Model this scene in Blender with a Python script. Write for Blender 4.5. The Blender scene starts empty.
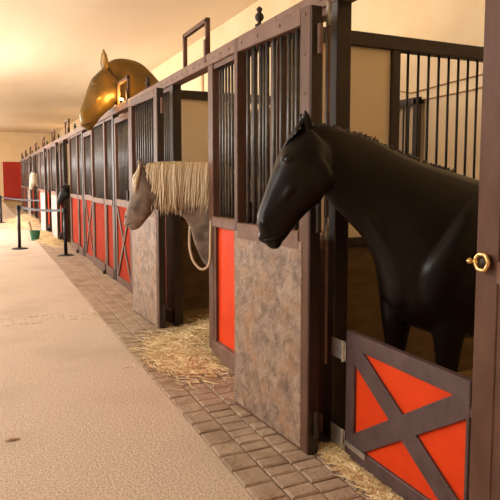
import bpy, bmesh, math, random
from mathutils import Vector, Matrix, noise as mnoise
C = bpy.context.scene.collection
R = math.radians
random.seed(7)

# ------------------------------------------------------------------ camera, world, lights, exposure
cam_d = bpy.data.cameras.new('camera'); cam = bpy.data.objects.new('camera', cam_d); C.objects.link(cam)
cam.location = (0, 0, 1.5)
cam.rotation_euler = (R(90 - 4.91), 0, R(-24.402))
cam_d.shift_y = -.04      # the photograph is cropped from a taller frame
cam_d.sensor_width = 36; cam_d.lens = 36 * 582 / 500
cam_d.clip_start = .05; cam_d.clip_end = 200
bpy.context.scene.camera = cam

w = bpy.data.worlds.new('world'); bpy.context.scene.world = w; w.use_nodes = True
w.node_tree.nodes['Background'].inputs[0].default_value = (1.0, .88, .74, 1)
w.node_tree.nodes['Background'].inputs[1].default_value = .25
vs = bpy.context.scene.view_settings
vs.view_transform = 'Standard'; vs.look = 'None'; vs.gamma = 1; vs.exposure = 0.0

def area(name, loc, rot, sx, sy, power, col):
    d = bpy.data.lights.new(name, 'AREA'); d.shape = 'RECTANGLE'; d.size = sx; d.size_y = sy
    d.energy = power; d.color = col
    o = bpy.data.objects.new(name, d); C.objects.link(o); o.location = loc; o.rotation_euler = rot
    return o
# daylight through the tall windows of the wall across the aisle (light looks along +X and a little down)
for y, pw in ((3.0, 165), (7.5, 210), (12.0, 180), (24.0, 190), (32.0, 230), (40.0, 330)):
    area('window_daylight', (-3.85, y, 2.9), (0, R(-72), 0), 2.2, 2.4, pw, (1.0, .96, .92))
# daylight pouring in through the open yard door
area('yard_door_daylight', (-3.8, 17.5, 1.6), (0, R(-62), 0), 2.6, 4.2, 1150, (1.0, .98, .96))
# warm lamps that wash the ceiling above the aisle and above the stalls, plus an added unseen fill at the nearest stall
for y, pw in ((4, 38), (9, 44), (14, 50), (20, 66), (27, 90), (34, 125), (41, 170)):
    area('ceiling_wash', (-2.4, y, 3.2), (R(180), R(-12), 0), .6, 3.5, pw, (1.0, .84, .64))
for y, pw in ((-.8, 30), (2.5, 15), (7.5, 7), (12, 7), (17, 11), (23, 13), (31, 14), (40, 16)):  # nearest one is an unseen fill light added to brighten the plywood
    area('stall_ceiling_wash_and_added_fill', (4.3, y, 3.1), (R(180), R(14), 0), .5, 3.5, pw, (1.0, .76, .46))

# ------------------------------------------------------------------ materials
def mat(name, col, rough=.6, metal=0, col2=None, scale=8, detail=6, lo=.35, hi=.65, bump=0, bscale=None,
        stretch=(1, 1, 1), col3=None, scale3=3, spec=.5, lo3=.5, hi3=.7, coat=0, dist=0):
    m = bpy.data.materials.new(name); m.use_nodes = True
    nt = m.node_tree; N = nt.nodes; L = nt.links
    b = N['Principled BSDF']
    b.inputs['Roughness'].default_value = rough; b.inputs['Metallic'].default_value = metal
    b.inputs['Specular IOR Level'].default_value = spec; b.inputs['Coat Weight'].default_value = coat
    b.inputs['Base Color'].default_value = (*col, 1)
    tc = N.new('ShaderNodeTexCoord'); mp = N.new('ShaderNodeMapping'); mp.inputs['Scale'].default_value = stretch
    L.new(tc.outputs['Object'], mp.inputs['Vector'])
    def nz(s, d=detail):
        n = N.new('ShaderNodeTexNoise'); n.inputs['Scale'].default_value = s; n.inputs['Detail'].default_value = d
        n.inputs['Distortion'].default_value = dist
        L.new(mp.outputs[0], n.inputs['Vector']); return n
    out = None
    if col2:
        n = nz(scale); r = N.new('ShaderNodeValToRGB')
        r.color_ramp.elements[0].position = lo; r.color_ramp.elements[1].position = hi
        r.color_ramp.elements[0].color = (*col, 1); r.color_ramp.elements[1].color = (*col2, 1)
        L.new(n.outputs[0], r.inputs[0]); out = r.outputs[0]
        if col3:
            n3 = nz(scale3); r3 = N.new('ShaderNodeMapRange'); r3.inputs[1].default_value = lo3; r3.inputs[2].default_value = hi3
            L.new(n3.outputs[0], r3.inputs[0])
            mx = N.new('ShaderNodeMix'); mx.data_type = 'RGBA'
            L.new(r3.outputs[0], mx.inputs[0]); L.new(out, mx.inputs[6]); mx.inputs[7].default_value = (*col3, 1)
            out = mx.outputs[2]
        L.new(out, b.inputs['Base Color'])
    if bump:
        n = nz(bscale or scale, 8); bp = N.new('ShaderNodeBump'); bp.inputs['Strength'].default_value = bump
        bp.inputs['Distance'].default_value = .02
        L.new(n.outputs[0], bp.inputs['Height']); L.new(bp.outputs[0], b.inputs['Normal'])
    return m
M = dict(
    floor=mat('screed_floor', (.45, .355, .265), .85, 0, (.72, .60, .48), 75, 8, .36, .64, .32, 90, col3=(.42, .33, .24), scale3=1.1, lo3=.5, hi3=.85),
    bed=mat('stall_bedding_floor', (.20, .13, .06), .95, 0, (.36, .25, .11), 25, 6, bump=.6, bscale=60),
    cobble=mat('worn_sandstone_setts', (.33, .245, .172), .9, 0, (.46, .355, .26), 7, 6, .3, .7, .5, 45, col3=(.24, .16, .10), scale3=2.3, lo3=.5, hi3=.8),
    grout=mat('gritty_joint_sand', (.26, .19, .13), .95, 0, (.38, .28, .19), 50, bump=.4),
    plaster=mat('cream_plaster', (.80, .62, .38), .9, 0, (.86, .69, .45), 1.5, 5, bump=.08, bscale=20),
    pale=mat('pale_limewash', (.76, .70, .62), .9, 0, (.82, .77, .70), 1.5, 4),
    ceil=mat('warm_ceiling_plaster', (.76, .60, .42), .9, 0, (.84, .70, .53), .35, 3, stretch=(1.6, .35, 1)),
    brown=mat('brown_painted_timber', (.105, .052, .035), .5, 0, (.15, .080, .055), 9, 6, bump=.12, bscale=40, stretch=(1, 1, .35), spec=.2),
    rail=mat('weathered_brown_rail', (.17, .095, .066), .55, 0, (.22, .13, .095), 7, 6, bump=.12, bscale=40, spec=.25),
    dark=mat('dark_timber_and_edge_shade', (.020, .011, .007), .5, 0, (.034, .019, .012), 10, 5),  # dark timber; also paints shade on jamb posts and door hinge edges
    bar=mat('blued_steel_bar', (.085, .082, .082), .42, .6, (.13, .125, .12), 20),
    dbar=mat('black_steel_bar', (.018, .014, .012), .45, .3),
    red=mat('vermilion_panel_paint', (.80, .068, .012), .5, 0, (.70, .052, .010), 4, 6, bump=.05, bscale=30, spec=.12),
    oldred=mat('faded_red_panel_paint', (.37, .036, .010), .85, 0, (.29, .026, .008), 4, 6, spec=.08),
    farred=mat('deep_red_sheet', (.42, .020, .006), .7, 0, (.36, .015, .005), 2),
    gate=mat('aubergine_brown_paint', (.075, .046, .048), .5, 0, (.105, .068, .068), 12, 6, bump=.12, bscale=50),
    stone=mat('scuffed_grey_brown_board', (.13, .086, .060), .55, 0, (.38, .28, .21), 13, 12, .3, .7, .5, 24,
              col3=(.36, .20, .10), scale3=7, lo3=.48, hi3=.80, dist=.5),
    palestone=mat('pale_scuffed_board', (.33, .26, .22), .7, 0, (.45, .37, .32), 7, 8, bump=.2, bscale=30),
    ply=mat('honey_plywood', (.90, .76, .52), .7, 0, (.95, .83, .60), 3, 6, stretch=(1, 1, .3)),
    board=mat('brown_partition_boards', (.13, .085, .035), .7, 0, (.19, .125, .055), 4, 6, stretch=(1, 1, 4)),
    steel=mat('galvanised_steel', (.50, .48, .45), .4, .8, (.62, .6, .56), 25),
    brass=mat('polished_brass', (.85, .60, .26), .22, 1),
    bronze=mat('gilded_bronze', (.24, .135, .024), .38, .4, (.09, .058, .018), 4, 6, bump=.1, bscale=12),
    blackhair=mat('black_horse_coat', (.0035, .0026, .0022), .36, 0, (.006, .0045, .0038), 30, 6, bump=.10, bscale=9, spec=.26),
    blackmane=mat('black_mane_hair', (.010, .007, .006), .5, 0, (.02, .014, .011), 60, stretch=(8, 8, 1)),
    pony=mat('dapple_taupe_coat', (.085, .055, .042), .6, 0, (.27, .20, .155), 7, 6, .38, .62),
    blond=mat('flaxen_mane_hair', (.72, .55, .36), .6, 0, (.98, .90, .70), 26, 4, .3, .7, stretch=(3, 3, .12)),
    white=mat('white_horse_coat', (.80, .70, .55), .6),
    eye=mat('dark_eye', (.012, .006, .004), .08), hole=mat('nostril_skin', (.004, .003, .003), .7),
    straw=mat('dry_straw', (.66, .50, .26), .8, 0, (.88, .72, .44), 12, 4),
    black=mat('black_post_metal', (.012, .013, .016), .4, .3), belt=mat('grey_belt_webbing', (.07, .065, .075), .7),
    green=mat('green_bucket_plastic', (.012, .10, .045), .4), rope=mat('pale_cotton_rope', (.62, .50, .34), .9),
    cord=mat('brown_cord', (.33, .20, .09), .8), wood=mat('pale_shovel_wood', (.30, .17, .08), .7),
    stoneplinth=mat('plinth_limestone', (.42, .34, .25), .8), frame=mat('window_frame_paint', (.35, .28, .2), .6),
)
def emis(name, col, s):
    m = bpy.data.materials.new(name); m.use_nodes = True; b = m.node_tree.nodes['Principled BSDF']
    b.inputs['Base Color'].default_value = (*col, 1); b.inputs['Emission Color'].default_value = (*col, 1)
    b.inputs['Emission Strength'].default_value = s; return m
M['daypane'] = emis('daylit_window_pane', (1, .93, .8), 1.2)

# ------------------------------------------------------------------ mesh helpers
def box(bm, x0, x1, y0, y1, z0, z1, bev=0, mtx=None):
    r = bmesh.ops.create_cube(bm, size=1)
    vs_ = r['verts']
    T = Matrix.Translation(((x0+x1)/2, (y0+y1)/2, (z0+z1)/2)) @ Matrix.Diagonal((abs(x1-x0), abs(y1-y0), abs(z1-z0), 1))
    bmesh.ops.transform(bm, matrix=T, verts=vs_)
    if bev:
        es = list({e for v in vs_ for e in v.link_edges})
        rr = bmesh.ops.bevel(bm, geom=es, offset=bev, segments=1, affect='EDGES', profile=.5)
        vs_ = list({v for f in rr['faces'] for v in f.verts} | {v for v in vs_ if v.is_valid})
    if mtx: bmesh.ops.transform(bm, matrix=mtx, verts=vs_)
    return vs_
def tube(bm, pts, rad, n=8, cap=True, flat=1):
    pts = [Vector(p) for p in pts]
    rads = rad if isinstance(rad, (list, tuple)) else [rad]*len(pts)
    rings = []; ref = None
    for i, p in enumerate(pts):
        t = (pts[min(i+1, len(pts)-1)] - pts[max(i-1, 0)]).normalized()
        if ref is None: ref = t.orthogonal().normalized()
        ref = (ref - t*ref.dot(t)).normalized(); b2 = t.cross(ref)
        rings.append([bm.verts.new(p + (ref*math.cos(a)*flat + b2*math.sin(a))*rads[i]) for a in [2*math.pi*k/n for k in range(n)]])
    for a, b in zip(rings, rings[1:]):
        for k in range(n): bm.faces.new((a[k], a[(k+1) % n], b[(k+1) % n], b[k]))
    if cap: bm.faces.new(rings[0][::-1]); bm.faces.new(rings[-1])
def lathe(bm, prof, n=24, c=(0, 0, 0)):
    rings = [[bm.verts.new((c[0]+r*math.cos(2*math.pi*k/n), c[1]+r*math.sin(2*math.pi*k/n), c[2]+z)) for k in range(n)] for r, z in prof]
    for a, b in zip(rings, rings[1:]):
        for k in range(n): bm.faces.new((a[k], a[(k+1) % n], b[(k+1) % n], b[k]))
    bm.faces.new(rings[0][::-1]); bm.faces.new(rings[-1])
def ball(bm, c, r, mtx=None, seg=16):
    res = bmesh.ops.create_uvsphere(bm, u_segments=seg, v_segments=max(6, seg//2), radius=1)
    s = r if isinstance(r, (tuple, list)) else (r, r, r)
    T = Matrix.Translation(c) @ (mtx or Matrix()) @ Matrix.Diagonal((*s, 1))
    bmesh.ops.transform(bm, matrix=T, verts=res['verts'])
def obj(name, bm, m, parent=None, smooth=False):
    me = bpy.data.meshes.new(name)
    bmesh.ops.recalc_face_normals(bm, faces=bm.faces)
    bm.to_mesh(me); bm.free(); me.materials.append(m)
    if smooth:
        for p in me.polygons: p.use_smooth = True
    o = bpy.data.objects.new(name, me); C.objects.link(o)
    if parent: o.parent = parent
    return o
def NB(): return bmesh.new()
def bx(*a, **k):
    bm = NB(); box(bm, *a, **k); return bm
def tag(o, label, cat, group=None, kind=None):
    o['label'] = label; o['category'] = cat
    if group: o['group'] = group
    if kind: o['kind'] = kind
    return o
def thing(name, label, cat, loc=(0, 0, 0), rz=0, group=None):
    o = bpy.data.objects.new(name, None); C.objects.link(o); o.location = loc; o.rotation_euler = (0, 0, rz)
    o.empty_display_size = .1
    return tag(o, label, cat, group)
def struct(name, bm, m, parent=None):
    o = obj(name, bm, m, parent)
    if not parent: o['kind'] = 'structure'
    return o

# ------------------------------------------------------------------ setting
XF = 1.72; P = 2.97; Y0 = .45; NST = 11; TOP = 2.54; XB = 5.0; XL = -4.0; YF = 46.5; YN = -4.0; ZC = 5.0
struct('floor', bx(XL, 1.10, YN, YF, -.2, 0), M['floor'])
struct('floor_stalls', bx(1.10, XB, YN, YF, -.2, -.012), M['bed'])
struct('ceiling', bx(XL-.2, XB+.2, YN-.2, YF+.2, ZC, ZC+.2), M['ceil'])
struct('wall_right', bx(XB, XB+.2, YN, YF, -.2, ZC), M['plaster'])
struct('wall_far', bx(XL-.2, XB+.2, YF, YF+.2, -.2, ZC), M['plaster'])
struct('wall_near', bx(XL-.2, XB+.2, YN-.2, YN, -.2, ZC), M['plaster'])
struct('wall_left', bx(XL-.2, XL, YN, YF, -.2, ZC), M['pale'])
for i, y in enumerate((-1.5, 3.0, 7.5, 12.0, 24.0, 32.0, 40.0)):
    f = NB()
    for a in ((y-1.25, y-1.15, 1.8, 4.0), (y+1.15, y+1.25, 1.8, 4.0), (y-.03, y+.03, 1.8, 4.0), (y-1.25, y+1.25, 1.75, 1.85), (y-1.25, y+1.25, 3.95, 4.05), (y-1.2, y+1.2, 2.87, 2.93)):
        box(f, XL, XL+.06, a[0], a[1], a[2], a[3])
    wo = struct('window_%d' % (i+1), f, M['frame'])
    obj('pane', bx(XL+.005, XL+.02, y-1.2, y+1.2, 1.8, 4.0), M['daypane'], wo)
f = NB()
for a in ((15.2, 15.35, 0, 3.1), (19.65, 19.8, 0, 3.1), (15.2, 19.8, 3.0, 3.15)): box(f, XL, XL+.08, *a)
d = struct('door_1', f, M['frame']); obj('pane', bx(XL+.005, XL+.02, 15.35, 19.65, 0, 3.0), M['daypane'], d)
# sandy joint bed and setts along the stalls, and a band of setts crossing the aisle
struct('sett_strip_base', bx(1.10, 1.80, YN, 33.4, -.15, -.004), M['grout'])
bm = NB()
def sett(x0, x1, y0, y1):
    g = .004; t = .009; j = lambda: random.uniform(-.004, .004)
    h = random.uniform(.003, .010)
    lo = [(x0+g, y0+g), (x1-g, y0+g), (x1-g, y1-g), (x0+g, y1-g)]
    hi = [(x0+g+t+j(), y0+g+t+j()), (x1-g-t+j(), y0+g+t+j()), (x1-g-t+j(), y1-g-t+j()), (x0+g+t+j(), y1-g-t+j())]
    a = [bm.verts.new((*p, -.01)) for p in lo]; b = [bm.verts.new((*p, h*.5)) for p in lo]; c = [bm.verts.new((*p, h+.003)) for p in hi]
    for k in range(4):
        bm.faces.new((a[k], a[(k+1) % 4], b[(k+1) % 4], b[k])); bm.faces.new((b[k], b[(k+1) % 4], c[(k+1) % 4], c[k]))
    bm.faces.new(c)
for r_, (xa, xb) in enumerate(((1.10, 1.26), (1.26, 1.42), (1.42, 1.58), (1.58, 1.74))):
    y = -1.5 + r_*.05
    while y < 33:
        ln = random.uniform(.085, .125) if r_ else random.uniform(.13, .18)
        sett(xa, xb, y, y+ln); y += ln
struct('sett_strip', bm, M['cobble'])
bm = NB()
for r_ in range(3):
    x = XL+.1
    while x < 1.07:
        ln = random.uniform(.1, .17); x1 = min(x+ln, 1.10); sett_y = 6.38 + r_*.16
        g = .012; hh = random.uniform(.002, .007)
        a = [bm.verts.new(p) for p in ((x+g, sett_y+g, -.01), (x1-g, sett_y+g, -.01), (x1-g, sett_y+.16-g, -.01), (x+g, sett_y+.16-g, -.01))]
        c = [bm.verts.new((v.co.x+(.012 if v.co.x < (x+x1)/2 else -.012), v.co.y+(.012 if v.co.y < sett_y+.08 else -.012), hh)) for v in a]
        for k in range(4): bm.faces.new((a[k], a[(k+1) % 4], c[(k+1) % 4], c[k]))
        bm.faces.new(c); x = x1
struct('sett_cross_band', bm, M['floor'])
# red sheet door in the far wall
dr = struct('door_2', bx(1.22, 3.1, YF-.10, YF, .02, 2.83, bev=.01), M['farred'])
bm = NB()
for z in (.12, 1.4, 2.76): box(bm, 1.24, 3.08, YF-.13, YF-.10, z-.05, z+.05)
obj('door_rail', bm, M['farred'], dr)

# ------------------------------------------------------------------ stall fronts
TH = .09
ordn = ['nearest', 'second nearest', 'third', 'fourth', 'fifth', 'sixth', 'seventh', 'eighth', 'ninth', 'tenth', 'farthest']
def bars(bm, y0, y1, z0, z1, x, r=.0105, step=.064, n=6):
    k = max(1, int(round((y1-y0)/step)))
    for i in range(1, k):
        y = y0 + (y1-y0)*i/k
        tube(bm, [(x, y, z0), (x, y, z1)], r, n)
def make_front(k):
    y = Y0 + P*k
    who = {0: 'around the big black horse', 1: 'around the blond-maned pony', 2: 'with a closed red cross-braced door, next beyond the pony',
           3: 'with a closed red cross-braced door, second beyond the pony', 4: 'around the small far black horse', 7: 'around the distant white horse'}
    t = thing('stall_enclosure', 'brown timber and barred stall front ' + who.get(k, 'in the far row, %s stall from the camera' % ordn[k]), 'stall', (XF, y, 0), 0, 'stall fronts in a row along the aisle')
    xa, xb = 0, TH
    # posts
    for j, (p0, p1) in enumerate(((-.05, .05), (1.115, 1.225), (2.226, 2.33))):
        m = M['dark'] if j == 2 else M['brown']  # far jamb darker: shade of its side face put into the colour
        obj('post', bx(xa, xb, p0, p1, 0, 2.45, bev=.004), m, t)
    bm = bx(-.008, xb+.01, -.05, P-.05, 2.44, TOP, bev=.006)
    if k < 3:
        yy = .08
        while yy < P-.1:
            ball(bm, (-.008, yy, 2.485), (.006, .009, .009), seg=8); yy += .165
    obj('top_rail', bm, M['rail'], t)
    for (a, b) in ((.05, 1.115), (2.33, P-.05)):
        obj('mid_rail', bx(-.012, xb, a, b, 1.115, 1.20, bev=.006), M['rail'], t)
        obj('upper_frame', bx(.01, xb-.01, a, b, 2.40, 2.44), M['brown'], t)
        if True:
            bm = NB(); bars(bm, a, b, 1.20, 2.42, .045); obj('grille', bm, M['bar'], t, smooth=True)
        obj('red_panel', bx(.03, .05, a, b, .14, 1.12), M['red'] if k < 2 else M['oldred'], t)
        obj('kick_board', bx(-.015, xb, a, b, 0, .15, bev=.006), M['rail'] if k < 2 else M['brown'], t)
        for (c0, c1) in ((a, a+(.045 if a < 1 else (.20 if k < 2 else .09))), (b-.045, b)): obj('stile', bx(.005, .06, c0, c1, .15, 1.115), M['brown'], t)  # extra-wide brown stile stands in for shade behind the open doors
    if k == 0: obj('foot_block', bx(-.045, .0, 2.235, 2.33, 0, .05, bev=.008), M['dark'], t)
    if k > 1:
        obj('foot_block', bx(-.06, .0, -.06, .06, 0, .07, bev=.01), M['dark'], t)
    # grab frame standing on the rail above the doorway
    bm = NB()
    a, b, h, q = 1.28, 1.92, .305, .026
    box(bm, .01, .045, a, a+q*1.3, TOP, TOP+h); box(bm, .01, .045, b-q*1.3, b, TOP, TOP+h); box(bm, .01, .045, a, b, TOP+h-q, TOP+h+.01)
    box(bm, -.012, .008, a-.03, a+.012, TOP-.06, TOP+.13)
    obj('rail_frame', bm, M['brown'], t)
    # turned finial on the partition post
    bm = NB(); lathe(bm, [(.03, 0), (.03, .012), (.014, .02), (.012, .03), (.026, .045), (.032, .062), (.026, .08), (.012, .092), (.014, .098), (.020, .108), (.020, .118), (.010, .128), (.003, .132)], 16, (.01, .24, TOP-.004))
    obj('finial', bm, M['dark'], t, smooth=True)
    return t
for k in range(NST): make_front(k)
# jamb of the nearest stall carries the door hinges
def hinge_pin(y, x, z):
    pass

def make_door(loc, rz, label, is_open, near=False, stone='stone', redm='red', LD=.855):
    """leaf runs along local +y from its hinge; local -x is the scuffed inner face, +x the red cross-braced face"""
    t = thing('stall_door', label, 'stall door', loc, rz, 'barred stall doors swung open' if is_open else 'barred stall doors, closed')
    h = .035; z0 = .012; zt = 2.39; zm = 1.225
    obj('hinge_stile', bx(-h, h, 0, .095, z0, zt, bev=.005), M['brown'], t)
    obj('free_stile', bx(-h, h, LD-.045, LD, z0, zt, bev=.004), M['brown'], t)
    obj('edge_shade_strip', bx(-h+.004, h-.002, -.006, .004, z0+.002, zt-.004), M['dark'], t)  # dark strip paints shade onto the hinge edge
    bm = bx(-h, h, .095, LD-.045, zt-.085, zt, bev=.004)
    if near:
        for yy in (.05, .3, .55, .75): ball(bm, (-h, yy, zt-.04), (.006, .01, .01), seg=8)
        for zz in (.3, .6, .95, 1.4, 1.75, 1.95, 2.15): ball(bm, (-h, .05, zz), (.005, .009, .009), seg=8)
    obj('top_rail', bm, M['rail'] if near else M['brown'], t)
    obj('mid_rail', bx(-h-.006, h, .095, LD-.045, zm-.10, zm, bev=.005), M['rail'], t)
    obj('bottom_rail', bx(-h, h, .095, LD-.045, z0, z0+.09, bev=.004), M['brown'], t)
    bm = NB(); bars(bm, .095, LD-.045, zm, zt-.08, 0, .0115, .082, 8); obj('grille', bm, M['bar'], t, smooth=True)
    obj('inner_board', bx(-h-.004, -.002, .06, LD-.004, z0+.015, zm-.055, bev=.003), M[stone], t)
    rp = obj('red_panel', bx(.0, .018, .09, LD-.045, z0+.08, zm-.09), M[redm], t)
    za, zb, ya, yb = z0+.09, zm-.10, .095, LD-.045
    bm = NB(); ln = math.hypot(yb-ya, zb-za); an = math.atan2(zb-za, yb-ya)
    for s in (1, -1):
        mt = Matrix.Translation((.026, (ya+yb)/2, (za+zb)/2)) @ Matrix.Rotation(s*an, 4, 'X')
        box(bm, -.009+.002*s, .009+.002*s, -ln/2+.02, ln/2-.02, -.03, .03, mtx=mt)
    obj('cross_brace', bm, M['brown'], t)
    obj('latch', bx(h, h+.03, LD-.07, LD-.03, 1.22, 1.36, bev=.004), M['dark'], t)
    for zz in (.18, 1.30, 2.22):
        bm = NB(); tube(bm, [(.012, -.018, zz-.075), (.012, -.018, zz+.075)], .014, 10); box(bm, .006, .02, -.018, .03, zz-.05, zz+.05)
        obj('hinge', bm, M['rail'] if zz > 2 else M['dark'], t)
    return t
def door_open(k, lab, a=1.8, **kw):
    kw.setdefault('LD', .855 if k == 0 else .92)
    return make_door((1.572, Y0+P*k+(2.195 if k == 0 else 2.16), 0), R(a), lab, True, **kw)
def door_shut(k, lab, **kw):
    return make_door((XF+.045, Y0+P*k+2.220, 0), R(180), lab, False, LD=.975, **kw)
door_open(0, 'wide open stall door with rust-mottled board, under the big black horse\'s head', 4.3, near=True)
door_open(1, 'open stall door with plain grey-brown board, beneath the blond pony\'s muzzle', 3)
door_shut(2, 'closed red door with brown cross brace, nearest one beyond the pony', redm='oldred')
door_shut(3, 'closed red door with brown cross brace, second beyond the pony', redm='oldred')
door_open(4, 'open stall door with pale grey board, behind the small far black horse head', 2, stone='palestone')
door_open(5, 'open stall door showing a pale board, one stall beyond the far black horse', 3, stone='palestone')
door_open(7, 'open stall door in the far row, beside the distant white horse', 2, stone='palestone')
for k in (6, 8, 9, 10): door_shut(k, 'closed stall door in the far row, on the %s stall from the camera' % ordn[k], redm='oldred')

# vertical rod with bolts in the gap beside the nearest door
t = thing('door_rod', 'slim pale steel rod in the gap beside the nearest open door', 'rod', (1.66, 2.66, 0))
bm = NB(); tube(bm, [(0, 0, .5), (0, 0, 2.43)], .0085, 8); obj('rod', bm, M['rail'], t, smooth=True)
for zz in (1.24, 2.36):
    bm = NB(); tube(bm, [(-.004, 0, zz-.06), (-.004, 0, zz+.06)], .013, 10); obj('sleeve', bm, M['steel'], t, smooth=True)
# low cross-braced gate across the nearest doorway
GY0, GY1, GB, GT = 1.679, 2.55, .0, .705
t = thing('stall_gate', 'low red gate with dark cross brace in front of the black horse', 'gate', (XF+.018, 2.665, 0))
def gb(y0, y1, z0, z1, x0=-.02, x1=.02): return bx(x0, x1, y0-2.665, y1-2.665, z0, z1, bev=.004)
obj('top_rail', gb(GY0, GY1, GT-.085, GT), M['gate'], t)
obj('bottom_rail', gb(GY0, GY1, GB, GB+.10), M['gate'], t)
obj('stile', gb(GY1-.075, GY1, GB+.10, GT-.085), M['gate'], t)
obj('stile', gb(GY0, GY0+.02, GB+.10, GT-.085), M['gate'], t)
obj('red_panel', gb(GY0+.02, GY1-.02, GB+.05, GT-.05, -.002, .012), M['red'], t)
ya, yb, za, zb = GY0+.0-2.665, GY1-.05-2.665, GB+.09, GT-.085
ln = math.hypot(yb-ya, zb-za); an = math.atan2(zb-za, yb-ya)
for s in (1, -1):
    bm = NB(); mt = Matrix.Translation((-.010, (ya+yb)/2, (za+zb)/2)) @ Matrix.Rotation(s*an, 4, 'X')
    box(bm, -.008-.001*s, .008-.001*s, -ln/2+.01, ln/2-.01, -.052, .052, mtx=mt, bev=.002); obj('brace', bm, M['gate'], t)
for zz in (.105, .59):
    bm = NB(); box(bm, -.030, -.024, -.125, .012, zz-.052, zz+.052, bev=.002)
    tube(bm, [(-.032, -.105, zz-.056), (-.032, -.105, zz+.056)], .008, 8)
    if zz < .3:
        mt = Matrix.Translation((-.026, -.21, zz-.01)) @ Matrix.Rotation(R(3), 4, 'X'); box(bm, -.004, .004, -.10, .10, -.014, .014, mtx=mt)
    obj('hinge', bm, M['steel'], t)
for yy in (-.25, -.5, -.75):
    bm = NB(); ball(bm, (-.021, yy, GT-.05), (.003, .004, .004), seg=6); obj('bolt', bm, M['dark'], t)
# brass ring latch on the near post
t = thing('ring_latch', 'brass ring knob on the brown post at the right edge', 'door latch', (XF-.002, 1.622, 1.19))
bm = NB(); bmesh.ops.create_circle  # plate
n = 28; ma = 12; rings = []
for i in range(n):
    a = 2*math.pi*i/n; wob = 1+.05*math.cos(6*a)
    rings.append([bm.verts.new((-.022+.0085*math.sin(2*math.pi*j/ma), math.cos(a)*(.031*wob+.009*math.cos(2*math.pi*j/ma)), math.sin(a)*(.031*wob+.009*math.cos(2*math.pi*j/ma)))) for j in range(ma)])
for i in range(n):
    for j in range(ma): bm.faces.new((rings[i][j], rings[(i+1) % n][j], rings[(i+1) % n][(j+1) % ma], rings[i][(j+1) % ma]))
obj('ring', bm, M['brass'], t, smooth=True)
bm = NB(); tube(bm, [(0, 0, 0), (-.012, 0, 0), (-.024, 0, 0)], [.028, .026, .012], 20); obj('socket', bm, M['dark'], t, smooth=True)
bm = NB(); tube(bm, [(-.018, .02, 0), (-.03, .04, 0)], .007, 10); ball(bm, (-.034, .048, 0), .0125); obj('knob', bm, M['brass'], t, smooth=True)

# ------------------------------------------------------------------ partitions between stalls
for k in range(1, NST+1):
    y = Y0+P*k
    nm = {1: 'between the big black horse and the pony', 2: 'behind the blond-maned pony'}
    t = thing('stall_partition', 'dark-railed stall partition of plywood, bars and boards ' + nm.get(k, 'in the far row, after the %s stall' % ordn[k-1]), 'partition', (XF+TH+.004, y, 0), 0, 'partitions between the stalls')
    L_ = XB-XF-TH-.03
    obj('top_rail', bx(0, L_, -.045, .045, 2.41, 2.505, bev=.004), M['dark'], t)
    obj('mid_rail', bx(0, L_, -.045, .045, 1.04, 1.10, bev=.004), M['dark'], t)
    obj('boards', bx(0, L_, -.02, .02, .0, 1.04), M['board'], t)
    obj('plywood_panel', bx(0, .82, -.012, .012, 1.10, 2.41), M['ply'], t)
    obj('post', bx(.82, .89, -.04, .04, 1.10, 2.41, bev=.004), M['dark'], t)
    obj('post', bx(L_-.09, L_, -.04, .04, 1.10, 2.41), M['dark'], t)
    if k < 6:
        bm = NB(); nb = 23
        for i in range(1, nb): x = .89+(L_-.98)*i/nb; tube(bm, [(x, 0, 1.10), (x, 0, 2.41)], .0095, 8)
        obj('grille', bm, M['dbar'], t, smooth=True)
# wall fittings seen through the bars
t = thing('hay_rack', 'dark steel hay rack frame on the cream wall behind the bars', 'hay rack', (XB-.12, 6.05, 0))
bm = NB()
box(bm, 0, .05, .20, .26, 1.3, 2.50); box(bm, 0, .05, -.30, -.20, 1.3, 2.50); box(bm, 0, .05, -.30, .26, 2.43, 2.52); box(bm, 0, .05, -.30, .26, 1.3, 1.38)
obj('frame', bm, M['dark'], t)
bm = NB()
for yy in (-.1, .0, .1): tube(bm, [(.02, yy, 1.36), (.02, yy, 2.45)], .012, 8)
obj('bar', bm, M['dbar'], t)
for br in (1.34, 2.47):
    obj('bracket', bx(.05, .119, -.27, -.23, br-.02, br+.02), M['dark'], t)
def smooth_pts(p, k=6):
    p = [Vector(q) for q in p]; o = []
    for i in range(len(p)-1):
        a, b, c, d = p[max(i-1, 0)], p[i], p[i+1], p[min(i+2, len(p)-1)]
        o += [.5*((2*b)+(c-a)*t+(2*a-5*b+4*c-d)*t*t+(3*b-a-3*c+d)*t*t*t) for t in [j/k for j in range(k)]]
    return o+[p[-1]]
def strand(name, pts, r, m, label, cat):
    bm = NB(); tube(bm, pts, r, 8); o = obj(name, bm, m, smooth=True); return tag(o, label, cat)
strand('cable', [(XB-.008, 6.35, 2.68), (XB-.03, 6.0, 2.60), (XB-.02, 5.4, 2.63), (XB-.008, 4.2, 2.67)], .008, M['cord'], 'upper brown cord strung along the cream wall behind the bars', 'cord')
strand('cable', [(XB-.008, 6.0, 2.50), (XB-.02, 5.7, 2.49), (XB-.02, 5.0, 2.50), (XB-.008, 4.2, 2.55)], .008, M['cord'], 'lower brown cord strung along the cream wall behind the bars', 'cord')
strand('wall_pipe', [(XB-.04, 13.8, 2.0), (XB-.04, 13.8, 4.3)], .035, M['plaster'], 'thin pale vertical pipe on the wall above the pony', 'pipe')

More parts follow.
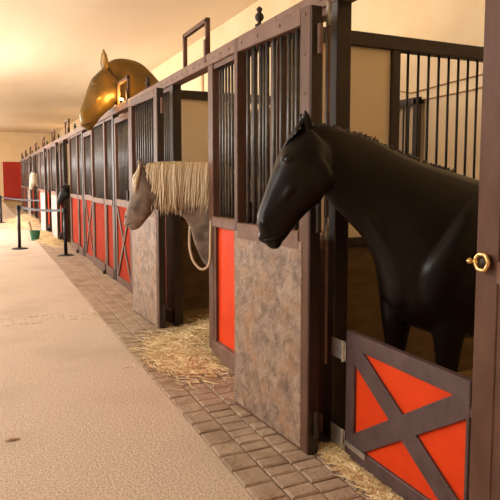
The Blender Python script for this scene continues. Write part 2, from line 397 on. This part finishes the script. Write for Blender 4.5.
# ------------------------------------------------------------------ horses
def cr(p0, p1, p2, p3, t):
    return .5*((2*p1)+(-p0+p2)*t+(2*p0-5*p1+4*p2-p3)*t*t+(-p0+3*p1-3*p2+p3)*t*t*t)
def loft(bm, st, n=24, sub=4, egg=0, sq=1.0):
    """st: (top point, bottom point, half width); points in (forward, left, up)"""
    S = [(Vector(a), Vector(b), c) for a, b, c in st]; F = []
    for i in range(len(S)-1):
        a, b, c, d = S[max(i-1, 0)], S[i], S[i+1], S[min(i+2, len(S)-1)]
        for j in range(sub):
            t = j/sub; F.append(tuple(cr(a[q], b[q], c[q], d[q], t) for q in range(3)))
    F.append(S[-1]); rings = []
    for T, B, wd in F:
        c = (T+B)/2; hv = (T-B)/2; ring = []
        for k in range(n):
            a = 2*math.pi*k/n; ca, sa = math.cos(a), math.sin(a)
            sx = math.copysign(abs(sa)**sq, sa); cx = math.copysign(abs(ca)**sq, ca)
            ring.append(bm.verts.new(c + hv*cx + Vector((0, 1, 0))*wd*sx*(1-egg*ca)))
        rings.append(ring)
    for a, b in zip(rings, rings[1:]):
        for k in range(n): bm.faces.new((a[k], a[(k+1) % n], b[(k+1) % n], b[k]))
    bm.faces.new(rings[0][::-1]); bm.faces.new(rings[-1])
def leg(bm, st):
    loft(bm, [((u+ru, w_, z), (u-ru, w_, z), rw) for u, w_, z, ru, rw in st], 16, 3)
def ear(bm, base, tip, out):
    base, tip, out = Vector(base), Vector(tip), Vector(out)
    ax = tip-base; pts = [base+ax*t for t in (-.15, .15, .4, .65, .85, 1)]
    tube(bm, pts, [.024, .030, .030, .023, .012, .003], 12, flat=.62)
def fuse(bm, voxel, name, m, parent, it=5):
    bmesh.ops.recalc_face_normals(bm, faces=bm.faces)
    me = bpy.data.meshes.new(name); bm.to_mesh(me); bm.free()
    o = bpy.data.objects.new(name, me); C.objects.link(o)
    r = o.modifiers.new('r', 'REMESH'); r.mode = 'VOXEL'; r.voxel_size = voxel
    s = o.modifiers.new('s', 'SMOOTH'); s.factor = .5; s.iterations = it
    dg = bpy.context.evaluated_depsgraph_get(); dg.update()
    me2 = bpy.data.meshes.new_from_object(o.evaluated_get(dg))
    o.modifiers.clear(); o.data = me2; me2.name = name
    me2.materials.clear(); me2.materials.append(m)
    for p in me2.polygons: p.use_smooth = True
    o.parent = parent
    return o
def legs(bm, uf, uh, wc, gap=.13, top=.95):
    for s, du in ((1, -.10), (-1, .09)):
        wf = wc + s*gap; u = uf+du
        leg(bm, [(u-.02, wf, top+.05, .13, .075), (u, wf, .82, .10, .075), (u+.01, wf, .70, .072, .062), (u+.01, wf, .55, .052, .048), (u+.015, wf, .48, .056, .052), (u+.01, wf, .43, .046, .043),
                 (u, wf, .36, .034, .031), (u, wf, .24, .033, .030), (u, wf, .17, .045, .04), (u+.025, wf, .11, .037, .036), (u+.045, wf, .065, .050, .048), (u+.06, wf, .0, .068, .06)])
        u = uh-du; wh = wc + s*gap*1.05
        leg(bm, [(u, wh, 1.1, .19, .10), (u+.02, wh, .93, .17, .10), (u, wh, .80, .12, .08), (u-.07, wh, .66, .075, .058), (u-.13, wh, .56, .062, .045), (u-.13, wh, .50, .058, .043), (u-.11, wh, .42, .040, .034),
                 (u-.09, wh, .26, .036, .032), (u-.08, wh, .17, .047, .042), (u-.055, wh, .11, .038, .037), (u-.035, wh, .065, .05, .048), (u-.02, wh, 0, .068, .06)])
def lock(bm, pts, r0, n=5):
    k = len(pts)-1
    tube(bm, pts, [r0*(.7+.5*math.sin(math.pi*min(1, i/k*1.3)))*(1-.85*(i/k)**3) for i in range(k+1)], n, flat=.5)
def tail(parent, base, m):
    bm = NB(); b = Vector(base)
    for i in range(26):
        a = random.uniform(-.05, .05); c = random.uniform(-.05, .05); ln = random.uniform(.65, .95)
        lock(bm, [b+Vector((.02, a*.2, 0)), b+Vector((-.09, a*.6, -.02+c*.3)), b+Vector((-.13, a, -.2)), b+Vector((-.13+c, a*1.3, -.2-ln*.5)), b+Vector((-.11+c, a*1.2, -.2-ln))], .022)
    return obj('tail', bm, m, parent, smooth=True)

HEAD = [((.716, .179, 1.767), (.591, .194, 1.643), .075), ((.769, .196, 1.709), (.592, .214, 1.566), .098), ((.827, .214, 1.646), (.603, .234, 1.481), .104),
        ((.866, .234, 1.561), (.638, .254, 1.401), .090), ((.894, .254, 1.481), (.701, .27, 1.35), .070), ((.923, .274, 1.397), (.763, .288, 1.285), .056),
        ((.944, .282, 1.332), (.796, .293, 1.238), .052), ((.936, .29, 1.266), (.830, .298, 1.205), .050), ((.908, .296, 1.222), (.865, .3, 1.192), .030)]
NECK = [((.690, .16, 1.765), (.625, .20, 1.50), .062), ((.652, .162, 1.766), (.610, .205, 1.424), .074), ((.581, .145, 1.764), (.561, .187, 1.365), .084), ((.478, .12, 1.738), (.493, .166, 1.295), .094),
        ((.359, .09, 1.702), (.418, .145, 1.214), .108), ((.227, .07, 1.639), (.352, .129, 1.097), .135), ((.092, .055, 1.586), (.315, .116, .956), .175),
        ((-.045, .045, 1.546), (.215, .105, .80), .215), ((-.196, .045, 1.50), (.021, .095, .715), .245), ((-.335, .05, 1.465), (-.258, .08, .70), .262),
        ((-.55, .05, 1.435), (-.55, .05, .70), .285), ((-.8, .05, 1.45), (-.80, .05, .745), .280), ((-1.0, .05, 1.485), (-1.0, .05, .80), .262), ((-1.2, .05, 1.44), (-1.18, .05, .93), .215), ((-1.31, .05, 1.33), (-1.29, .05, 1.08), .11)]
def build_black(parent, m, voxel=.0095, hind=True, clump=True):
    bm = NB()
    loft(bm, NECK, 28, 4, egg=.12, sq=.9)
    loft(bm, HEAD, 24, 5, egg=-.10, sq=.85)
    for s in (1, -1):   # jaw, cheek bone, brow, nostril wings, lips
        c = .235
        ball(bm, (.665, c+s*.055, 1.515), (.085, .042, .095), Matrix.Rotation(R(35), 4, 'Y'))
        ball(bm, (.755, c-.01+s*.085, 1.565), (.075, .016, .016), Matrix.Rotation(R(55), 4, 'Y'))
        ball(bm, (.806, c-.015+s*.076, 1.603), (.028, .018, .018))
        ball(bm, (.906, .284+s*.040, 1.300), (.026, .020, .036), Matrix.Rotation(R(-12), 4, 'Y'))
        ear(bm, (.705, .195+s*.052, 1.755), (.722+.01*(s < 0), .205+s*.072, 1.832), (0, s, 0))
    ball(bm, (.905, .293, 1.232), (.038, .042, .030)); ball(bm, (.862, .297, 1.196), (.036, .034, .022))
    # shoulder, breast and forearm muscles
    for s in (1, -1):
        loft(bm, [((-.16, .08+s*.10, 1.46), (-.24, .08+s*.10, 1.40), .02), ((-.04, .085+s*.165, 1.36), (-.16, .085+s*.165, 1.28), .045), ((.06, .09+s*.195, 1.22), (-.08, .09+s*.195, 1.14), .052),
                  ((.15, .10+s*.185, 1.10), (-.02, .10+s*.185, 1.0), .058), ((.18, .10+s*.16, .98), (.0, .10+s*.16, .90), .06), ((.14, .1+s*.14, .88), (.02, .1+s*.14, .82), .05)], 16, 3)
        tube(bm, [(.50, .15+s*.070, 1.42), (.40, .14+s*.085, 1.32), (.30, .13+s*.095, 1.18), (.22, .12+s*.10, 1.05)], [.018, .026, .03, .02], 10)
        ball(bm, (.215, .115+s*.065, 1.04), (.10, .095, .19), Matrix.Rotation(R(-10), 4, 'Y'))
        ball(bm, (.06, .09+s*.095, .95), (.16, .085, .20))
    legs(bm, .09, -1.05, .085)
    for s in (1, -1):   # facial crest, lip corner
        tube(bm, [(.735, .215+s*.095, 1.53), (.79, .245+s*.088, 1.455), (.84, .265+s*.066, 1.385)], [.014, .014, .008], 8)
    return fuse(bm, voxel, 'body', m, parent, 9)
ROT = math.atan2(.41193, -.91121)
def extras(t, m_mane, eyes, holes, tailbase, forelock=None):
    for e in eyes:
        bm = NB(); ball(bm, e, (.017, .012, .016)); obj('eye', bm, M['eye'], t, smooth=True)
    for e in holes:
        bm = NB(); ball(bm, e, (.010, .007, .016), Matrix.Rotation(R(-25), 4, 'Y')); obj('nostril', bm, M['hole'], t, smooth=True)
    tail(t, tailbase, m_mane)
def mouth(t, pts):
    for s, c in ((1, 0), (-1, 1)):
        bm = NB(); tube(bm, pts[c], [.003, .0045, .0045, .002], 6); obj('mouth_line', bm, M['hole'], t, smooth=True)
def black_mane(t, m, near=False):
    bm = NB()
    crest = [(.70, .165, 1.775), (.60, .15, 1.772), (.48, .12, 1.742), (.36, .09, 1.708), (.23, .07, 1.645), (.09, .055, 1.592), (-.05, .045, 1.552)]
    for i in range(110):
        f_ = random.random()*(len(crest)-1); a = int(f_); q = f_-a
        p = Vector(crest[a]).lerp(Vector(crest[min(a+1, len(crest)-1)]), q)
        s = -1; ln = random.uniform(.18, .30); o_ = random.uniform(-.02, .02)
        lock(bm, [p+Vector((0, .03, -.020)), p+Vector((o_, -.005, -.002)), p+Vector((o_, s*.06, -.02)), p+Vector((o_*2-.01, s*.125, -ln*.4)), p+Vector((o_*3-.02, s*.165, -ln))], .009)
    obj('mane', bm, m, t, smooth=True)
    bm = NB()
    for i in range(60):
        o_ = random.uniform(-.05, .05); ln = random.uniform(.06, .17)
        p = Vector((.715, .2+o_, 1.775))
        dv = Vector((.055, 0, -.07)).normalized()
        lock(bm, [p+Vector((-.02, 0, -.01)), p+Vector((.012, o_*.2, .006)), p+dv*ln*.5+Vector((.016, o_*.5, 0)), p+dv*ln+Vector((.006, o_*.9, 0))], .011)
    obj('forelock', bm, m, t, smooth=True)

def tilt(o, a): pass
t = thing('horse', 'large glossy black horse leaning its neck out over the low red gate', 'horse', (2.137, 2.350, 0), ROT)
bh = build_black(t, M['blackhair'])
extras(t, M['blackmane'], [(.800, .312, 1.592), (.800, .132, 1.592)], [(.922, .326, 1.304), (.922, .242, 1.304)], (-1.27, .05, 1.40))
black_mane(t, M['blackmane'], True)
mouth(t, [[(.925, .312, 1.222), (.90, .338, 1.222), (.862, .346, 1.232), (.815, .344, 1.262)], [(.925, .275, 1.222), (.90, .25, 1.222), (.862, .243, 1.232), (.815, .245, 1.262)]])
def copy_horse(src, label, m, mm, loc, rz, sc):
    r = src.copy(); C.objects.link(r); r.location = loc; r.rotation_euler = (0, 0, rz); r.scale = (sc, sc, sc); r['label'] = label
    for ch in src.children:
        c = ch.copy(); c.parent = r; C.objects.link(c)
        if c.name.startswith(('body', 'mane', 'forelock', 'tail')):
            c.data = ch.data.copy(); c.data.materials.clear(); c.data.materials.append(m if c.name.startswith('body') else mm)
    return r
copy_horse(t, 'small black horse with its head out of a far stall, above the stanchion', M['blackhair'], M['blackmane'], (2.2, 13.5, 0), ROT, .78)
copy_horse(t, 'distant white horse looking out near the far end of the row', M['white'], M['white'], (2.06, 23.0, 0), R(213), .98)
# gilded statue: same build of animal, bigger, standing on a plinth inside the third stall
SS = 1.57
g = copy_horse(t, 'gilded bronze horse figure rising above the stall rail beyond the pony', M['bronze'], M['bronze'], (2.76, 8.82, .35), ROT+R(18), SS)
g.name = 'horse_statue'; g['category'] = 'statue'
for ch in list(g.children):
    if ch.name.startswith(('mane', 'forelock', 'tail')): bpy.data.objects.remove(ch)
    elif ch.name.startswith('eye'): ch.data = ch.data.copy(); ch.data.materials.clear(); ch.data.materials.append(M['bronze'])
bm = NB()
loft(bm, [((.70, .17, 1.79), (.66, .17, 1.66), .035), ((.62, .155, 1.845), (.56, .16, 1.60), .060), ((.50, .13, 1.862), (.46, .14, 1.55), .068), ((.36, .10, 1.83), (.36, .12, 1.5), .075), ((.24, .08, 1.73), (.27, .1, 1.45), .085), ((.10, .06, 1.58), (.15, .07, 1.4), .07)], 20, 4)
obj('roached_mane', bm, M['bronze'], g, smooth=True)
for s_ in (1, -1):
    bm = NB(); b0 = Vector((.70, .195+s_*.055, 1.74)); tp = Vector((.722, .20+s_*.085, 1.905)); ax = tp-b0
    tube(bm, [b0+ax*q for q in (0, .2, .45, .7, .88, 1)], [.026, .034, .036, .027, .014, .003], 14, flat=.6)
    obj('ear', bm, M['bronze'], g, smooth=True)
pl = obj('plinth', bx(2.25, 4.85, 7.6, 9.28, 0, .35, bev=.02), M['stoneplinth']); tag(pl, 'pale stone plinth carrying the gilded horse inside its stall', 'plinth')
t2 = thing('rail_lamp', 'small glowing amber lamp on the stall rail under the gilded horse jaw', 'lamp', (1.75, 8.14, TOP))
bm = NB(); lathe(bm, [(.04, 0), (.04, .012), (.02, .02), (.03, .035), (.036, .05)], 20); obj('base', bm, M['dark'], t2)
M['lampglass'] = emis('amber_lamp_glass', (1, .62, .22), 14)
bm = NB(); ball(bm, (0, 0, .062), (.03, .03, .022)); obj('lamp_glass', bm, M['lampglass'], t2, smooth=True)
d = bpy.data.lights.new('rail_lamp_light', 'POINT'); d.energy = 22; d.color = (1, .52, .13); d.shadow_soft_size = .04
lo = bpy.data.objects.new('rail_lamp_light', d); C.objects.link(lo); lo.location = (-.05, 0, .11); lo.parent = t2

# pony
t = thing('horse', 'dappled grey-brown horse with a long blond mane, head over the open doorway', 'horse', (1.867, 5.014, 0), ROT)
PH = [((.559, .269, 1.611), (.438, .282, 1.50), .072), ((.600, .271, 1.590), (.432, .292, 1.414), .092), ((.636, .28, 1.517), (.442, .305, 1.312), .095), ((.654, .29, 1.431), (.470, .316, 1.222), .078),
      ((.668, .301, 1.346), (.512, .322, 1.172), .062), ((.692, .311, 1.26), (.552, .328, 1.120), .053), ((.712, .32, 1.183), (.585, .332, 1.084), .052), ((.697, .327, 1.123), (.619, .334, 1.072), .036)]
PN = [((.52, .255, 1.60), (.47, .30, 1.32), .066), ((.498, .25, 1.603), (.450, .30, 1.250), .074), ((.401, .22, 1.611), (.362, .262, 1.225), .085), ((.293, .18, 1.617), (.280, .224, 1.205), .10),
      ((.184, .13, 1.615), (.208, .187, 1.160), .12), ((.065, .083, 1.61), (.156, .150, 1.05), .15), ((-.058, .045, 1.60), (.110, .115, .88), .19), ((-.2, .02, 1.57), (.0, .085, .70), .24),
      ((-.364, .03, 1.52), (-.25, .08, .668), .265), ((-.6, .03, 1.45), (-.58, .05, .66), .29), ((-.85, .03, 1.46), (-.85, .05, .72), .285), ((-1.08, .03, 1.49), (-1.08, .05, .80), .265), ((-1.26, .03, 1.42), (-1.24, .05, .95), .2), ((-1.36, .03, 1.3), (-1.34, .05, 1.1), .1)]
bm = NB()
loft(bm, PN, 24, 4, egg=.12, sq=.9); loft(bm, PH, 22, 4, egg=-.1, sq=.85)
for s in (1, -1):
    ball(bm, (.50, .295+s*.045, 1.36), (.08, .042, .085), Matrix.Rotation(R(35), 4, 'Y'))
    ball(bm, (.603, .285+s*.072, 1.478), (.026, .018, .022))
    ball(bm, (.668, .318+s*.040, 1.185), (.028, .020, .036))
    ear(bm, (.555, .277+s*.05, 1.60), (.590, .277+s*.066, 1.685), (0, s, 0))
ball(bm, (.685, .325, 1.125), (.036, .042, .030)); ball(bm, (.640, .33, 1.088), (.036, .034, .022))
for s in (1, -1):
    ball(bm, (-.06, .06+s*.13, 1.12), (.13, .08, .25), Matrix.Rotation(R(20), 4, 'Y'))
legs(bm, -.20, -1.1, .07, top=.92)
fuse(bm, .0105, 'body', M['pony'], t, 4)
extras(t, M['blond'], [(.600, .375, 1.470), (.600, .190, 1.470)], [(.690, .360, 1.188), (.690, .276, 1.188)], (-1.33, .04, 1.38))
bm = NB()
cp = [(.52, .255, 1.615), (.40, .22, 1.625), (.29, .18, 1.63), (.18, .13, 1.63), (.06, .083, 1.625), (-.06, .045, 1.615), (-.22, .02, 1.58)]
hw = [.09, .105, .12, .14, .165, .20, .23]
for i in range(330):
    f_ = random.random()*(len(cp)-1.001); a = int(f_); q = f_-a
    p = Vector(cp[a]).lerp(Vector(cp[a+1]), q); wd = hw[a]*(1-q)+hw[a+1]*q
    side = 1 if i % 5 else -1
    lay = random.uniform(0, .022); ln = random.uniform(.33, .42)*(1 if a else .92)*(1+.08*math.sin(f_*7)); o_ = random.uniform(-.02, .02)
    lock(bm, [p+Vector((0, -side*.03, -.008)), p+Vector((0, side*.012, .014+lay*.5)), p+Vector((o_*.5, side*(wd*.6+lay), -.015)), p+Vector((o_+.005, side*(wd*.95+lay), -.09)),
              p+Vector((o_*1.6+.012+random.uniform(-.012, .012), side*(wd*1.08+lay+random.uniform(-.01, .012)), -ln*.6)), p+Vector((o_*2+.02, side*(wd*1.10+lay), -ln*.85)), p+Vector((o_*2.6+.025, side*(wd*1.06+lay), -ln))], random.uniform(.011, .018))
obj('mane', bm, M['blond'], t, smooth=True)
bm = NB()
for i in range(150):
    o_ = random.uniform(-.06, .085); ln = random.uniform(.10, .24)
    p = Vector((.560, .277+o_*.6, 1.612)); wv = random.uniform(-.012, .012)
    lock(bm, [p+Vector((-.04, 0, -.005)), p+Vector((.012, o_*.3, .010)), p+Vector((.040+wv*.4-abs(o_)*.25, o_*.6, -ln*.38)), p+Vector((.068+wv-abs(o_)*.35, o_*.9, -ln*.72)), p+Vector((.080+wv-abs(o_)*.4, o_*1.0, -ln))], .011)
obj('forelock', bm, M['blond'], t, smooth=True)
mouth(t, [[(.700, .345, 1.118), (.675, .368, 1.122), (.640, .374, 1.135), (.600, .368, 1.160)], [(.700, .30, 1.118), (.675, .285, 1.122), (.640, .276, 1.135), (.600, .28, 1.160)]])
# lead rope of the pony tied to the post
strand('lead_rope', smooth_pts([(1.66, 4.95, 1.12), (1.60, 4.80, 1.0), (1.585, 4.74, .90), (1.60, 4.68, .80), (1.65, 4.62, .745), (1.70, 4.58, .80), (1.71, 4.57, 1.0), (1.712, 4.565, 1.16)]), .011, M['rope'],
       'pale lead rope hanging in a loop below the pony\'s mane', 'rope')
# hay net hanging inside the pony's stall
bm = NB(); ball(bm, (0, 0, 0), (.15, .14, .17), seg=20)
for v in bm.verts: v.co += v.co.normalized()*.05*mnoise.noise(v.co*14)
tube(bm, [(0, 0, .15), (0, 0, .45)], .012, 6)
o = obj('hay_bundle', bm, M['straw'], smooth=True); o.location = (2.35, 6.15, 1.05); tag(o, 'straw-coloured hay bundle hanging inside the pony\'s stall', 'hay')
o.location = (2.4, 6.16, 1.0)

# ------------------------------------------------------------------ straw
def straw(name, spots, n, label, ln=(.05, .16)):
    bm = NB()
    for i in range(n):
        cx, cy, sx, sy, hz = random.choice(spots)
        x, y = random.gauss(cx, sx), random.gauss(cy, sy)
        q = math.exp(-((x-cx)/sx)**2/2-((y-cy)/sy)**2/2)
        if x > 1.10: zb = .018
        else: zb = .004
        z = zb+random.random()*hz*q
        a = random.uniform(0, 2*math.pi); L_ = random.uniform(*ln)/2; dz = random.uniform(-.25, .25)*min(1, q*hz*20)*L_
        d_ = Vector((math.cos(a)*L_, math.sin(a)*L_, dz)); p = Vector((x, y, max(z, zb+abs(dz))))
        s = Vector((-math.sin(a), math.cos(a), 0))*random.uniform(.0018, .0035); u = Vector((0, 0, .003))
        vs_ = [bm.verts.new(q_) for q_ in (p-d_-s, p-d_+s, p-d_+u, p+d_-s, p+d_+s, p+d_+u)]
        for fc in ((0, 1, 2), (3, 5, 4), (0, 3, 4, 1), (1, 4, 5, 2), (2, 5, 3, 0)): bm.faces.new([vs_[c] for c in fc])
    o = obj(name, bm, M['straw']); return tag(o, label, 'straw', kind='stuff')
straw('straw', [(1.95, 5.05, .16, .22, .12), (1.66, 4.85, .13, .25, .06), (1.45, 4.65, .12, .28, .02), (2.3, 5.1, .3, .3, .14), (2.6, 5.2, .3, .3, .14)], 10000, 'loose yellow straw spilling from the pony\'s doorway onto the setts')
straw('straw', [(1.67, 2.45, .03, .13, .015), (1.66, 2.2, .03, .2, .015), (1.71, 2.6, .04, .08, .03), (1.9, 2.2, .1, .3, .06)], 3200, 'loose straw along the foot of the low red gate', (.03, .09))
straw('straw', [(1.35, 16.3, .12, .8, .12), (1.45, 14.7, .10, .5, .12)], 2500, 'pale straw heap at the foot of the far stalls, beyond the green bucket', (.1, .3))
straw('straw', [(1.2, 21.5, .25, 1.2, .3)], 2500, 'most distant straw heap, below the white horse', (.15, .4))

# ------------------------------------------------------------------ stanchions, belts, bucket
for (x, y, lab) in ((.64, 13.6, 'black stanchion post standing alone on the open floor, left of the bucket'), (1.41, 11.95, 'black stanchion post standing on the setts beside the stalls'), (.47, 22.2, 'farthest black stanchion post, at the left edge of the photo')):
    t = thing('stanchion', lab, 'stanchion', (x, y, 0), 0, 'crowd barrier stanchions')
    bm = NB(); lathe(bm, [(.17, 0), (.17, .012), (.15, .022), (.04, .035)], 28); obj('base', bm, M['black'], t, smooth=False)
    bm = NB(); tube(bm, [(0, 0, .03), (0, 0, .90)], .034, 16); obj('pole', bm, M['black'], t, smooth=True)
    bm = NB(); lathe(bm, [(.042, .86), (.045, .87), (.045, .945), (.038, .955)], 20); obj('belt_head', bm, M['black'], t)
def belt(a, b, lab):
    a, b = Vector(a), Vector(b); d_ = b-a; bm = NB(); n = 10; s = Vector((-d_.y, d_.x, 0)).normalized()*.004; rr = []
    for i in range(n+1):
        q = i/n; p = a+d_*q - Vector((0, 0, .03*math.sin(math.pi*q)))
        rr.append([bm.verts.new(p+c) for c in (s+Vector((0, 0, .025)), -s+Vector((0, 0, .025)), -s-Vector((0, 0, .025)), s-Vector((0, 0, .025)))])
    for p, q in zip(rr, rr[1:]):
        for k in range(4): bm.faces.new((p[k], p[(k+1) % 4], q[(k+1) % 4], q[k]))
    bm.faces.new(rr[0][::-1]); bm.faces.new(rr[-1])
    tag(obj('barrier_belt', bm, M['belt']), lab, 'barrier belt')
belt((.68, 13.56, .905), (1.37, 11.99, .905), 'grey webbing belt between the two nearest stanchions')
belt((.51, 22.15, .89), (1.66, 18.3, .89), 'grey webbing belt from the farthest stanchion to the stalls')
t = thing('bucket', 'green plastic bucket with a wooden tool in it on the aisle floor', 'bucket', (1.09, 15.4, 0))
bm = NB(); lathe(bm, [(.09, 0), (.13, .23), (.14, .23), (.14, .245), (.125, .245), (.085, .02)], 24); obj('tub', bm, M['green'], t)
bm = NB(); tube(bm, [(.135*math.cos(a), .02, .23+.09*math.sin(a)) for a in [math.pi*i/10 for i in range(11)]], .005, 6); obj('handle', bm, M['steel'], t)
strand('hand_brush', [(1.06, 15.4, .03), (1.01, 15.4, .26), (.955, 15.4, .46)], [.02, .02, .03], M['wood'], 'brown wooden tool handle leaning in the green bucket', 'tool')
# small dried leaf scrap on the floor
bm = NB()
v = [bm.verts.new(p) for p in ((0, 0, .004), (.03, .012, .010), (.06, .006, .005), (.085, .0, .008), (.055, -.014, .004), (.02, -.012, .009))]
bm.faces.new(v); r_ = bmesh.ops.extrude_face_region(bm, geom=bm.faces[:]); bmesh.ops.translate(bm, verts=[e for e in r_['geom'] if isinstance(e, bmesh.types.BMVert)], vec=(0, 0, .002))
o = obj('dry_leaf', bm, M['wood']); o.location = (.05, 3.52, 0); tag(o, 'small brown dried leaf lying on the bare aisle floor', 'leaf')
